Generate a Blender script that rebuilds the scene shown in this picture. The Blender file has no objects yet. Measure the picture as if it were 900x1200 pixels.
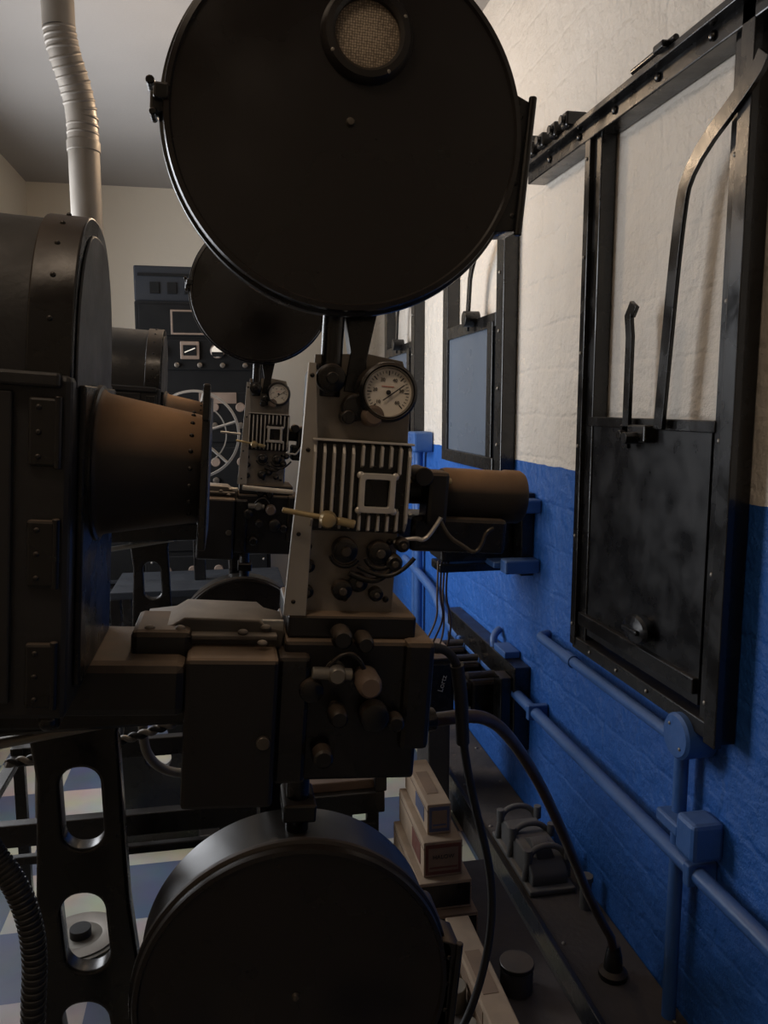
import bpy, bmesh, math, random
from mathutils import Vector, Matrix
random.seed(4)
sc=bpy.context.scene
try:
    sc.view_settings.view_transform='Standard'; sc.view_settings.look='None'
except Exception: pass

# ---------------------------------------------------------------- materials
def newmat(name):
    m=bpy.data.materials.new(name); m.use_nodes=True
    nt=m.node_tree; b=nt.nodes['Principled BSDF']
    return m,nt,b
def N(nt,t,**k):
    n=nt.nodes.new(t)
    for a,v in k.items(): setattr(n,a,v)
    return n
def mat(name,col,rough=.5,metal=0,var=.25,scale=12,bump=0,bscale=60,dust=None,dustamt=.6,coat=0,stretch=None,spec=.5):
    m,nt,b=newmat(name); L=nt.links.new
    tc=N(nt,'ShaderNodeTexCoord')
    vec=tc.outputs['Object']
    if stretch:
        mp=N(nt,'ShaderNodeMapping'); mp.inputs['Scale'].default_value=stretch
        L(vec,mp.inputs['Vector']); vec=mp.outputs['Vector']
    no=N(nt,'ShaderNodeTexNoise'); no.inputs['Scale'].default_value=scale; no.inputs['Detail'].default_value=6
    L(vec,no.inputs['Vector'])
    mx=N(nt,'ShaderNodeMix',data_type='RGBA')
    c1=[c*(1-var) for c in col]+[1]; c2=[min(1,c*(1+var)) for c in col]+[1]
    mx.inputs['A'].default_value=c1; mx.inputs['B'].default_value=c2
    L(no.outputs['Fac'],mx.inputs['Factor'])
    out=mx.outputs['Result']
    rr=N(nt,'ShaderNodeMapRange'); rr.inputs['From Min'].default_value=.3; rr.inputs['From Max'].default_value=.7; rr.inputs['To Min'].default_value=max(0,rough-.12); rr.inputs['To Max'].default_value=min(1,rough+.18)
    L(no.outputs['Fac'],rr.inputs['Value']); rout=rr.outputs['Result']
    if dust:
        g=N(nt,'ShaderNodeNewGeometry'); sp=N(nt,'ShaderNodeSeparateXYZ'); L(g.outputs['Normal'],sp.inputs[0])
        r=N(nt,'ShaderNodeMapRange'); r.inputs['From Min'].default_value=.15; r.inputs['From Max'].default_value=.95; r.inputs['To Max'].default_value=dustamt
        L(sp.outputs['Z'],r.inputs['Value'])
        n2=N(nt,'ShaderNodeTexNoise'); n2.inputs['Scale'].default_value=9; n2.inputs['Detail'].default_value=8; L(tc.outputs['Object'],n2.inputs['Vector'])
        r2=N(nt,'ShaderNodeMapRange'); r2.inputs['From Min'].default_value=.3; r2.inputs['From Max'].default_value=.65; r2.inputs['To Min'].default_value=.45; L(n2.outputs['Fac'],r2.inputs['Value'])
        mu=N(nt,'ShaderNodeMath',operation='MULTIPLY'); L(r.outputs['Result'],mu.inputs[0]); L(r2.outputs['Result'],mu.inputs[1])
        m2=N(nt,'ShaderNodeMix',data_type='RGBA'); L(mu.outputs[0],m2.inputs['Factor']); L(out,m2.inputs['A']); m2.inputs['B'].default_value=list(dust)+[1]
        out=m2.outputs['Result']
        m3=N(nt,'ShaderNodeMix',data_type='FLOAT'); L(mu.outputs[0],m3.inputs['Factor']); L(rout,m3.inputs['A']); m3.inputs['B'].default_value=.95
        rout=m3.outputs['Result']
    L(out,b.inputs['Base Color']); L(rout,b.inputs['Roughness'])
    b.inputs['Metallic'].default_value=metal; b.inputs['Specular IOR Level'].default_value=spec
    b.inputs['Coat Weight'].default_value=coat; b.inputs['Coat Roughness'].default_value=.25
    if bump:
        n3=N(nt,'ShaderNodeTexNoise'); n3.inputs['Scale'].default_value=bscale; n3.inputs['Detail'].default_value=4; L(tc.outputs['Object'],n3.inputs['Vector'])
        bp=N(nt,'ShaderNodeBump'); bp.inputs['Strength'].default_value=bump; bp.inputs['Distance'].default_value=.01
        L(n3.outputs['Fac'],bp.inputs['Height']); L(bp.outputs['Normal'],b.inputs['Normal'])
    return m
DUST=(.30,.21,.14)
M_black=mat('black_enamel',(.0065,.006,.006),.25,dust=(.14,.10,.07),dustamt=.6,bump=.03)
M_blackd=mat('black_enamel_dusty',(.007,.006,.006),.34,dust=DUST,dustamt=1.0,bump=.04)
M_mag=mat('black_magazine_paint',(.010,.0075,.0065),.25,scale=5,bump=.02,bscale=20,dust=(.10,.08,.06),dustamt=.25)
M_lamp=mat('lamphouse_paint',(.013,.013,.0145),.42,bump=.06,bscale=120,dust=(.11,.105,.10),dustamt=.6)
M_cone=mat('lamp_cone_dusty',(.012,.009,.007),.5,dust=(.50,.29,.15),dustamt=1.0,bump=.05)
M_plate=mat('brushed_nickel_plate',(.25,.22,.185),.5,metal=.5,scale=30,var=.5,bump=.05,stretch=(1,1,6))
M_alu=mat('aluminium_fins',(.66,.62,.56),.4,metal=.6,var=.25,bump=.05)
M_dull=mat('dull_steel',(.24,.22,.19),.42,metal=.6,var=.3)
M_stud=mat('dark_stud',(.10,.085,.07),.35,metal=.6,var=.3)
M_strip=mat('gate_strip_steel',(.38,.35,.31),.45,metal=.5,var=.3)
M_brass=mat('old_brass',(.48,.37,.20),.4,metal=.6,var=.3)
M_wood=mat('brown_bakelite',(.14,.10,.075),.5,var=.3)
M_dial=mat('dial_paper',(.82,.76,.66),.6,var=.08)
M_ink=mat('dial_ink',(.02,.02,.02),.6)
M_red=mat('red_print',(.5,.06,.04),.6)
M_rubber=mat('black_rubber',(.012,.011,.011),.5)
M_brownc=mat('brown_cable',(.045,.023,.016),.4,coat=.3)
M_iron=mat('black_iron_paint',(.006,.0055,.0055),.24,bump=.05,bscale=40,dust=(.06,.05,.045),dustamt=.3,coat=.2)
M_panel=mat('shutter_sheet',(.006,.006,.007),.32,bump=.04,bscale=14)
M_bluep=mat('blue_gloss_paint',(.034,.105,.31),.38,var=.2,bump=.15,bscale=50,coat=.1,dust=(.14,.19,.28),dustamt=.4)
M_galv=mat('galvanised_duct',(.28,.25,.215),.55,metal=.35,var=.35)
M_card=mat('cardboard_tan',(.22,.15,.10),.8,var=.35,scale=25)
M_cardw=mat('cardboard_cream',(.33,.245,.17),.8,var=.35,scale=25)
M_label=mat('label_paper_red',(.14,.045,.03),.7,var=.4,scale=60)
M_labelb=mat('label_paper_blue',(.07,.085,.15),.7,var=.4,scale=60)
M_trough=mat('duct_grey_paint',(.035,.031,.029),.5,var=.4,scale=8,bump=.2,dust=(.095,.08,.072),dustamt=.8)
M_table=mat('worn_wood',(.12,.08,.055),.6,var=.5,stretch=(1,8,1))
M_glass=mat('port_glass_bluegrey',(.10,.125,.165),.3,var=.08,scale=2)
M_grey=mat('cast_grey',(.09,.09,.09),.55,var=.3,dust=(.20,.18,.16),dustamt=.6)
M_slab=mat('dusty_grey_casting',(.09,.08,.07),.7,var=.3,scale=20,dust=(.50,.42,.34),dustamt=1.0)
M_rack=mat('rack_grey_paint',(.006,.006,.0062),.8,dust=(.06,.06,.065),dustamt=.3,spec=.12)
M_rackb=mat('rack_blue_paint',(.013,.015,.019),.7,spec=.2)
M_white=mat('white_print',(.38,.38,.36),.5,var=.05)
M_wheel=mat('wheel_grey_enamel',(.24,.22,.195),.5,var=.15)
M_ceil=mat('ceiling_paint',(.38,.36,.34),.8,var=.08,scale=2,bump=.1)
M_cream=mat('cream_wall_paint',(.66,.60,.50),.6,var=.06,scale=2,bump=.2,bscale=25)
M_frame=mat('window_frame_white',(.7,.68,.62),.5,var=.05)

def wall_right_mat():
    m,nt,b=newmat('painted_block_wall'); L=nt.links.new
    tc=N(nt,'ShaderNodeTexCoord'); sp=N(nt,'ShaderNodeSeparateXYZ'); L(tc.outputs['Object'],sp.inputs[0])
    n=N(nt,'ShaderNodeTexNoise'); n.inputs['Scale'].default_value=9; L(tc.outputs['Object'],n.inputs['Vector'])
    a=N(nt,'ShaderNodeMath',operation='MULTIPLY_ADD'); L(n.outputs['Fac'],a.inputs[0]); a.inputs[1].default_value=.012; L(sp.outputs['Z'],a.inputs[2])
    g=N(nt,'ShaderNodeMath',operation='GREATER_THAN'); L(a.outputs[0],g.inputs[0]); g.inputs[1].default_value=1.366
    n1=N(nt,'ShaderNodeTexNoise'); n1.inputs['Scale'].default_value=3.5; n1.inputs['Detail'].default_value=8; L(tc.outputs['Object'],n1.inputs['Vector'])
    cb=N(nt,'ShaderNodeMix',data_type='RGBA'); cb.inputs['A'].default_value=(.014,.085,.33,1); cb.inputs['B'].default_value=(.026,.135,.49,1); L(n1.outputs['Fac'],cb.inputs['Factor'])
    cc=N(nt,'ShaderNodeMix',data_type='RGBA'); cc.inputs['A'].default_value=(.69,.62,.53,1); cc.inputs['B'].default_value=(.82,.77,.70,1); L(n1.outputs['Fac'],cc.inputs['Factor'])
    mx=N(nt,'ShaderNodeMix',data_type='RGBA'); L(g.outputs[0],mx.inputs['Factor']); L(cb.outputs['Result'],mx.inputs['A']); L(cc.outputs['Result'],mx.inputs['B'])
    cm=N(nt,'ShaderNodeCombineXYZ'); L(sp.outputs['Y'],cm.inputs['X']); L(sp.outputs['Z'],cm.inputs['Y'])
    br=N(nt,'ShaderNodeTexBrick'); br.inputs['Scale'].default_value=1; br.inputs['Brick Width'].default_value=.36; br.inputs['Row Height'].default_value=.14
    br.inputs['Mortar Size'].default_value=.011; br.inputs['Mortar Smooth'].default_value=1.0
    nd=N(nt,'ShaderNodeTexNoise'); nd.inputs['Scale'].default_value=10; nd.inputs['Detail'].default_value=7; L(cm.outputs[0],nd.inputs['Vector'])
    vm=N(nt,'ShaderNodeVectorMath',operation='MULTIPLY_ADD'); L(nd.outputs['Color'],vm.inputs[0]); vm.inputs[1].default_value=(.045,.040,0); L(cm.outputs[0],vm.inputs[2])
    L(vm.outputs[0],br.inputs['Vector'])
    L(mx.outputs['Result'],b.inputs['Base Color'])
    b1=N(nt,'ShaderNodeBump'); b1.inputs['Strength'].default_value=.32; b1.inputs['Distance'].default_value=.006; b1.invert=True; L(br.outputs['Fac'],b1.inputs['Height'])
    n2=N(nt,'ShaderNodeTexNoise'); n2.inputs['Scale'].default_value=15; n2.inputs['Detail'].default_value=9; n2.inputs['Roughness'].default_value=.6; L(tc.outputs['Object'],n2.inputs['Vector'])
    b2=N(nt,'ShaderNodeBump'); b2.inputs['Strength'].default_value=.75; b2.inputs['Distance'].default_value=.028; L(n2.outputs['Fac'],b2.inputs['Height']); L(b1.outputs['Normal'],b2.inputs['Normal'])
    L(b2.outputs['Normal'],b.inputs['Normal'])
    b.inputs['Roughness'].default_value=.45; b.inputs['Specular IOR Level'].default_value=.45
    return m
def floor_mat():
    m,nt,b=newmat('checker_floor'); L=nt.links.new
    tc=N(nt,'ShaderNodeTexCoord')
    ck=N(nt,'ShaderNodeTexChecker'); ck.inputs['Scale'].default_value=1/.3
    ck.inputs['Color1'].default_value=(.60,.56,.47,1); ck.inputs['Color2'].default_value=(.13,.165,.25,1)
    mp=N(nt,'ShaderNodeMapping'); mp.inputs['Location'].default_value=(.1,.05,.5); L(tc.outputs['Object'],mp.inputs['Vector'])
    L(mp.outputs['Vector'],ck.inputs['Vector'])
    n=N(nt,'ShaderNodeTexNoise'); n.inputs['Scale'].default_value=7; n.inputs['Detail'].default_value=8; L(tc.outputs['Object'],n.inputs['Vector'])
    mx=N(nt,'ShaderNodeMix',data_type='RGBA',blend_type='MULTIPLY'); mx.inputs['Factor'].default_value=.55
    L(ck.outputs['Color'],mx.inputs['A']); L(n.outputs['Color'],mx.inputs['B']); L(mx.outputs['Result'],b.inputs['Base Color'])
    b.inputs['Roughness'].default_value=.4
    return m
def mesh_port_mat():
    m,nt,b=newmat('perforated_screen'); L=nt.links.new
    tc=N(nt,'ShaderNodeTexCoord'); v=N(nt,'ShaderNodeTexVoronoi'); v.inputs['Scale'].default_value=330; v.inputs['Randomness'].default_value=.25; L(tc.outputs['Object'],v.inputs['Vector'])
    r=N(nt,'ShaderNodeValToRGB'); r.color_ramp.elements[0].color=(.42,.34,.25,1); r.color_ramp.elements[1].color=(.12,.09,.06,1); r.color_ramp.elements[0].position=.25; r.color_ramp.elements[1].position=.6
    L(v.outputs['Distance'],r.inputs['Fac']); L(r.outputs['Color'],b.inputs['Base Color']); b.inputs['Roughness'].default_value=.6
    return m
M_wallR=wall_right_mat(); M_floor=floor_mat(); M_mesh=mesh_port_mat()

# ---------------------------------------------------------------- helpers
class G:  # current group
    parent=None; org=Vector((0,0,0))
def link(o): bpy.context.collection.objects.link(o); return o
def attach(o):
    if G.parent is not None: o.parent=G.parent
    return o
def empty(name,loc=(0,0,0),rot=(0,0,0),parent=None):
    e=bpy.data.objects.new(name,None); e.empty_display_size=.05; link(e); e.location=loc; e.rotation_euler=rot
    if parent: e.parent=parent
    return e
def begin(name,org=(0,0,0),loc=None,rot=(0,0,0),parent=None):
    e=empty(name,loc if loc is not None else org,rot,parent); G.parent=e; G.org=Vector(org); return e
def end(): G.parent=None; G.org=Vector((0,0,0))
def finish(bm,name,m,bev=0,smooth=False,seg=2):
    bmesh.ops.translate(bm,verts=bm.verts,vec=-G.org)
    bmesh.ops.recalc_face_normals(bm,faces=bm.faces)
    me=bpy.data.meshes.new(name); bm.to_mesh(me); bm.free()
    me.materials.append(m)
    o=bpy.data.objects.new(name,me); link(o); attach(o)
    if smooth:
        for p in me.polygons: p.use_smooth=True
        try: me.set_sharp_from_angle(angle=math.radians(35))
        except Exception: pass
    if bev:
        b=o.modifiers.new('bevel','BEVEL'); b.width=bev; b.segments=seg; b.limit_method='ANGLE'; b.angle_limit=math.radians(40)
    return o
def box(name,lo,hi,m,bev=.002,rot=None):
    bm=bmesh.new(); bmesh.ops.create_cube(bm,size=1)
    c=[(a+b)/2 for a,b in zip(lo,hi)]; s=[abs(b-a) for a,b in zip(lo,hi)]
    bmesh.ops.scale(bm,vec=s,verts=bm.verts)
    if rot: bmesh.ops.rotate(bm,cent=(0,0,0),matrix=Matrix.Rotation(rot[1],3,rot[0]),verts=bm.verts)
    bmesh.ops.translate(bm,vec=c,verts=bm.verts)
    return finish(bm,name,m,min(bev,min(s)*.3))
def cyl(name,p0,p1,r,m,r2=None,seg=40,bev=.0015):
    p0=Vector(p0);p1=Vector(p1);d=p1-p0
    bm=bmesh.new(); bmesh.ops.create_cone(bm,cap_ends=True,segments=seg,radius1=r,radius2=r if r2 is None else r2,depth=d.length)
    q=Vector((0,0,1)).rotation_difference(d.normalized())
    bmesh.ops.rotate(bm,cent=(0,0,0),matrix=q.to_matrix(),verts=bm.verts)
    bmesh.ops.translate(bm,vec=(p0+p1)/2,verts=bm.verts)
    return finish(bm,name,m,min(bev,r*.3),smooth=True)
def lathe(name,c,axis,prof,m,seg=96,bev=0,sc=(1,1,1)):
    bm=bmesh.new(); ring=[]
    ax={'X':0,'Y':1,'Z':2}[axis]; o1,o2=[i for i in range(3) if i!=ax]
    for r,a in prof:
        if r<1e-6:
            v=[0,0,0]; v[ax]=a; ring.append([bm.verts.new(Vector(v)+Vector(c))]); continue
        l=[]
        for i in range(seg):
            t=2*math.pi*i/seg; v=[0,0,0]; v[ax]=a; v[o1]=r*math.cos(t)*sc[o1]; v[o2]=r*math.sin(t)*sc[o2]
            l.append(bm.verts.new(Vector(v)+Vector(c)))
        ring.append(l)
    for A,B in zip(ring,ring[1:]):
        for i in range(seg):
            j=(i+1)%seg
            if len(A)==1 and len(B)==1: continue
            if len(A)==1: bm.faces.new((A[0],B[i],B[j]))
            elif len(B)==1: bm.faces.new((A[i],B[0],A[j]))
            else: bm.faces.new((A[i],B[i],B[j],A[j]))
    return finish(bm,name,m,bev,smooth=True)
def tube(name,pts,r,m,kind='NURBS',cyclic=False,res=6):
    cu=bpy.data.curves.new(name,'CURVE'); cu.dimensions='3D'; cu.bevel_depth=r; cu.bevel_resolution=res; cu.use_fill_caps=True; cu.resolution_u=16
    s=cu.splines.new('POLY' if kind=='POLY' else 'NURBS'); s.points.add(len(pts)-1)
    for b,p in zip(s.points,pts):
        q=Vector(p)-G.org; b.co=(q.x,q.y,q.z,1)
    if kind=='NURBS': s.order_u=3; s.use_endpoint_u=True
    s.use_cyclic_u=cyclic; cu.materials.append(m)
    o=bpy.data.objects.new(name,cu); link(o); attach(o); return o
def plate(name,outer,holes,y,th,m,axis='Y',bev=.002):
    cu=bpy.data.curves.new(name,'CURVE'); cu.dimensions='2D'; cu.fill_mode='BOTH'; cu.extrude=th/2; cu.bevel_depth=bev
    for poly in [outer]+holes:
        s=cu.splines.new('POLY'); s.points.add(len(poly)-1)
        for b,p in zip(s.points,poly):
            b.co=(p[0],p[1],0,1)
        s.use_cyclic_u=True
    cu.materials.append(m)
    o=bpy.data.objects.new(name,cu); link(o)
    if axis=='Y': M=Matrix(((1,0,0,0),(0,0,-1,y),(0,1,0,0),(0,0,0,1)))
    else: M=Matrix(((0,0,1,y),(1,0,0,0),(0,1,0,0),(0,0,0,1)))
    M=Matrix.Translation(-G.org)@M
    if G.parent is not None: o.parent=G.parent
    o.matrix_local=M
    return o
def rr(x0,z0,x1,z1,r,n=6):
    pts=[]
    for cx,cz,a0 in ((x1-r,z1-r,0),(x0+r,z1-r,90),(x0+r,z0+r,180),(x1-r,z0+r,270)):
        for i in range(n+1):
            t=math.radians(a0+90*i/n); pts.append((cx+r*math.cos(t),cz+r*math.sin(t)))
    return pts
def text(name,s,loc,size,m,rot=(math.pi/2,0,0),align='CENTER'):
    cu=bpy.data.curves.new(name,'FONT'); cu.body=s; cu.size=size; cu.extrude=.0003; cu.align_x=align; cu.align_y='CENTER'
    cu.materials.append(m); o=bpy.data.objects.new(name,cu); link(o); attach(o)
    o.location=Vector(loc)-G.org; o.rotation_euler=rot; return o
def screws(name,pts,r,m,axis='Y',h=.004):
    bm=bmesh.new()
    for p in pts:
        res=bmesh.ops.create_uvsphere(bm,u_segments=12,v_segments=8,radius=r)
        vs=res['verts']
        sc_={'Y':(1,.6,1),'X':(.6,1,1),'Z':(1,1,.6)}[axis]
        bmesh.ops.scale(bm,vec=sc_,verts=vs); bmesh.ops.translate(bm,vec=p,verts=vs)
    return finish(bm,name,m,0,smooth=True)
def knob(name,c,r,l,m,axis='Y'):
    prof=[(0,-l),(r*.7,-l),(r*.92,-l*.93),(r,-l*.8),(r,-l*.35),(r*.85,-l*.28),(r*.6,-l*.2),(r*.6,0),(0,0)]
    return lathe(name,c,axis,prof,m,seg=36)

# ---------------------------------------------------------------- room
XR,XL,YB,YN,ZC=1.0,-1.3,6.0,-1.6,3.05
box('floor',(XL-.1,YN-.1,-.1),(XR+.1,YB+.1,0),M_floor,0)
box('ceiling',(XL-.1,YN-.1,ZC),(XR+.1,YB+.1,ZC+.1),M_ceil,0)
box('wall_right',(XR,YN-.1,0),(XR+.12,YB+.1,ZC),M_wallR,0)
box('wall_back',(XL-.1,YB,0),(XR,YB+.1,ZC),M_cream,0)
box('wall_front',(XL-.1,YN-.1,0),(XR,YN,ZC),M_cream,0)
wl=begin('wall_left')
box('wall_section_1',(XL-.1,YN,0),(XL,2.3,ZC),M_cream,0)
box('wall_section_2',(XL-.1,4.6,0),(XL,YB,ZC),M_cream,0)
box('wall_section_3',(XL-.1,2.3,0),(XL,4.6,.9),M_cream,0)
box('wall_section_4',(XL-.1,2.3,2.5),(XL,4.6,ZC),M_cream,0)
end()
begin('window_1')
for n,(lo,hi) in enumerate([((XL-.09,2.3,.9),(XL-.03,2.36,2.5)),((XL-.09,4.54,.9),(XL-.03,4.6,2.5)),((XL-.09,3.42,.96),(XL-.03,3.47,2.44)),
    ((XL-.09,2.36,.9),(XL-.03,4.54,.96)),((XL-.09,2.36,2.44),(XL-.03,4.54,2.5))]):
    box('frame_%d'%n,lo,hi,M_frame,.003)
end()

# ---------------------------------------------------------------- projector
def magazine(tag,cx,cz,y0,y1,port,r=.218):
    lathe(tag+'_drum',(cx,0,cz),'Y',[(0,y1),(r*.96,y1),(r*.985,y1-.004),(r*.985,y0+.022),(r,y0+.02),(r,y0+.006),(r*.992,y0),(r*.965,y0-.001),(r*.955,y0+.003),(r*.3,y0-.001),(0,y0-.002)],M_mag,seg=160)
    lathe(tag+'_bead',(cx,0,cz),'Y',[(r+.0,y0+.012),(r+.004,y0+.014),(r+.005,y0+.019),(r+.003,y0+.024),(r-.006,y0+.026)],M_black,seg=160)
    lathe(tag+'_hub_stud',(cx+.0,0,cz+.003),'Y',[(0,y0-.008),(.004,y0-.007),(.0055,y0-.003),(.0055,y0)],M_stud,seg=20)
    if port:
        px,pz=cx+.014,cz+.103
        lathe(tag+'_port_ring',(px,0,pz),'Y',[(.039,y0-.001),(.039,y0-.010),(.043,y0-.014),(.050,y0-.013),(.055,y0-.006),(.056,y0)],M_mag,seg=64)
        lathe(tag+'_port_screen',(px,0,pz),'Y',[(0,y0-.004),(.040,y0-.003)],M_mesh,seg=48)
        screws(tag+'_port_screws',[(px+.048*math.cos(a),y0-.012,pz+.048*math.sin(a)) for a in (.5,2.1,3.7,5.3)],.003,M_dull)
    hz0,hz1=(-.10,.058)
    plate(tag+'_hinge_block',[(cx+.190,cz+hz0),(cx+.220,cz+hz0+.004),(cx+.226,cz+hz1-.002),(cx+.205,cz+hz1+.006)],[],y0+.03,.05,M_black,bev=.002)
    cyl(tag+'_hinge_pin',(cx+.222,y0+.0,cz+hz0-.004),(cx+.227,y0+.0,cz+hz1+.006),.005,M_black)
    screws(tag+'_hinge_rivets',[(cx+.214,y0+.004,cz+hz0+.02+i*.04) for i in range(4)],.004,M_black)
    if port:
        a=cx-r
        box(tag+'_latch',(a-.014,y0+.005,cz-.012),(a+.004,y0+.03,cz+.012),M_black,.003)
        box(tag+'_latch_lug',(a-.010,y0-.004,cz+.000),(a+.008,y0+.008,cz+.018),M_black,.003)
        cyl(tag+'_latch_pin',(a-.014,y0+.0,cz+.020),(a-.014,y0+.03,cz+.020),.005,M_black)
        cyl(tag+'_latch_pin_2',(a-.010,y0+.0,cz-.014),(a-.010,y0+.03,cz-.014),.004,M_black)

def projector(dx,dy,dz=0):
    top=empty('film_projector',(dx,dy,0))
    piv=(.15,1.05,1.5)
    begin('tilting_assembly',org=piv,loc=(piv[0],piv[1],piv[2]+dz),rot=(0,math.radians(4),0),parent=top)
    magazine('upper_magazine',.126,1.882,1.0,1.10,True)
    magazine('lower_magazine',.122,.752,.99,1.11,False,.214)
    plate('lower_magazine_side_box',rr(.28,.50,.338,.815,.012),[],1.055,.12,M_black,bev=.002)
    cyl('film_trap_neck',(.128,1.06,1.56),(.128,1.06,1.69),.0145,M_black)
    plate('magazine_bracket',[(.148,1.57),(.175,1.57),(.172,1.61),(.185,1.69),(.140,1.69),(.154,1.62)],[],1.07,.03,M_black)
    # head casting
    box('head_casting',(.108,1.07,1.272),(.236,1.21,1.60),M_black,.008)
    plate('head_front_plate',[(.097,1.272),(.230,1.272),(.232,1.40),(.236,1.50),(.236,1.575),(.222,1.612),(.175,1.618),(.108,1.612),(.103,1.50)],[],1.062,.010,M_plate,bev=.0015)
    plate('gate_side_strip',[(.082,1.272),(.110,1.272),(.112,1.50),(.104,1.60),(.097,1.60),(.094,1.50)],[],1.035,.012,M_strip,bev=.001)
    screws('gate_strip_screws',[(.093,1.028,1.29),(.095,1.028,1.38),(.101,1.028,1.49),(.101,1.028,1.585)],.003,M_black)
    screws('head_plate_screws',[(x,1.054,z) for x,z in ((.112,1.598),(.135,1.600),(.222,1.598),(.108,1.285),(.222,1.29),(.112,1.36),(.222,1.37),(.165,1.29),(.20,1.33))],.0045,M_black)
    box('grille_backing',(.106,1.03,1.385),(.240,1.062,1.505),M_black,.006)
    fins=[.110+.0125*i for i in range(11)]
    bm=bmesh.new()
    def fin(x,z0,z1):
        w=.0018
        ring=[(1.034,z0)]+[(1.034-.014*min(1,math.sin(math.pi*k/16)*3),z0+(z1-z0)*k/16) for k in range(1,16)]+[(1.034,z1)]
        a=[bm.verts.new((x-w,y,z)) for y,z in ring]; b=[bm.verts.new((x+w,y,z)) for y,z in ring]
        for i in range(len(ring)-1): bm.faces.new((a[i],a[i+1],b[i+1],b[i]))
        bm.faces.new((a[-1],a[0],b[0],b[-1])); bm.faces.new(a); bm.faces.new(list(reversed(b)))
    for i,x in enumerate(fins):
        if 5<=i<=8:
            fin(x,1.470,1.503); fin(x,1.386,1.412)
        elif i==9 : fin(x,1.46,1.503); fin(x,1.386,1.42)
        else: fin(x,1.386,1.503)
    finish(bm,'grille_fins',M_alu,.0006)
    plate('gate_window_frame',rr(.170,1.414,.216,1.464,.006),[rr(.1755,1.42,.2105,1.458,.004)],1.020,.008,M_alu,bev=.001)
    screws('gate_window_lugs',[(x,1.018,z) for x in (.170,.216) for z in (1.416,1.462)],.0050,M_alu)
    box('grille_top_bar',(.106,1.022,1.503),(.24,1.036,1.506),M_alu,.001)
    # pressure gauge
    gx,gz=.198,1.570
    lathe('gauge_case',(gx,0,gz),'Y',[(0,1.058),(.038,1.058),(.039,1.02),(.038,1.012),(.0345,1.009),(.0315,1.011),(.0315,1.018)],M_black,seg=64)
    lathe('gauge_bezel',(gx,0,gz),'Y',[(.0325,1.0095),(.0315,1.008),(.0305,1.010),(.0305,1.016)],M_dull,seg=64)
    lathe('gauge_dial',(gx,0,gz),'Y',[(0,1.0155),(.032,1.0155)],M_dial,seg=48)
    bm=bmesh.new()
    for i in range(31):
        a=math.radians(225-270*i/30); r0,r1=(.0215 if i%5==0 else .0240),.0275
        w=.0004 if i%5 else .0007
        d=Vector((math.cos(a),0,math.sin(a))); s=Vector((-d.z,0,d.x))*w; c=Vector((gx,1.0150,gz))
        vs=[bm.verts.new(c+d*r0-s),bm.verts.new(c+d*r1-s),bm.verts.new(c+d*r1+s),bm.verts.new(c+d*r0+s)]
        bm.faces.new(vs)
    finish(bm,'gauge_ticks',M_ink)
    for i,s in enumerate(('10','20','30','40','50','60')):
        a=math.radians(225-270*i/5)
        text('gauge_numeral_%d'%i,s,(gx+.0175*math.cos(a),1.0148,gz+.0175*math.sin(a)),.0062,M_ink)
    box('gauge_print',(gx-.009,1.0146,gz+.0070),(gx+.007,1.0150,gz+.0078),M_red,0)
    box('gauge_needle',(gx-.010,1.0125,gz-.0007),(gx+.024,1.0132,gz+.0007),M_ink,0,rot=('Y',math.radians(-38)))
    cyl('gauge_pin',(gx,1.015,gz),(gx,1.011,gz),.003,M_ink)
    knob('framing_knob',(.126,1.055,1.583),.019,.030,M_black); cyl('framing_knob_cap',(.126,1.026,1.583),(.126,1.018,1.583),.008,M_black)
    knob('sprocket_knob',(.160,1.055,1.548),.018,.028,M_black)
    knob('adjust_knob',(.181,1.055,1.539),.0145,.045,M_wood)
    cyl('sprocket_roller',(.150,1.055,1.535),(.150,1.02,1.535),.009,M_black)
    cyl('gate_lever',(.071,1.01,1.413),(.158,1.0,1.402),.0035,M_brass)
    lathe('gate_lever_ball',(.128,0,1.405),'Y',[(0,.985),(.009,.988),(.0115,.996),(.010,1.01),(.006,1.022),(0,1.022)],M_brass,seg=24)
    cyl('gate_lever_tip',(.140,.998,1.404),(.163,.996,1.400),.0055,M_brass)
    for i,(x,z,r,l,m) in enumerate(((.158,1.360,.017,.030,M_black),(.205,1.358,.016,.028,M_black),(.225,1.345,.012,.03,M_black),(.180,1.315,.013,.02,M_black),(.158,1.305,.014,.024,M_black),
            (.112,1.335,.009,.014,M_black),(.112,1.30,.009,.014,M_black),(.205,1.30,.010,.02,M_black),(.235,1.37,.010,.03,M_black))):
        knob('sprocket_%d'%i,(x,1.055,z),r,l,m); cyl('sprocket_stud_%d'%i,(x,1.055-l,z),(x,1.055-l-.006,z),r*.4,M_stud)
    for i,(x,z) in enumerate(((.158,1.36),(.205,1.358))):
        tube('sprocket_shoe_%d'%i,[(x+.021*math.cos(t),1.03,z+.021*math.sin(t)) for t in [math.radians(200+14*k) for k in range(10)]],.003,M_black,'POLY')
    tube('film_loop_guide',[(.165,1.03,1.33),(.19,1.03,1.318),(.215,1.03,1.325),(.225,1.03,1.345)],.004,M_black)
    tube('oil_pipe',[(.175,1.03,1.34),(.205,1.025,1.325),(.235,1.02,1.335),(.25,1.02,1.355)],.003,M_black)
    # lens assembly toward the port
    cyl('lens_mount_rod_1',(.236,1.08,1.455),(.31,1.08,1.455),.0045,M_brass)
    cyl('lens_mount_tube',(.236,1.11,1.44),(.30,1.11,1.44),.022,M_blackd)
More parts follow.
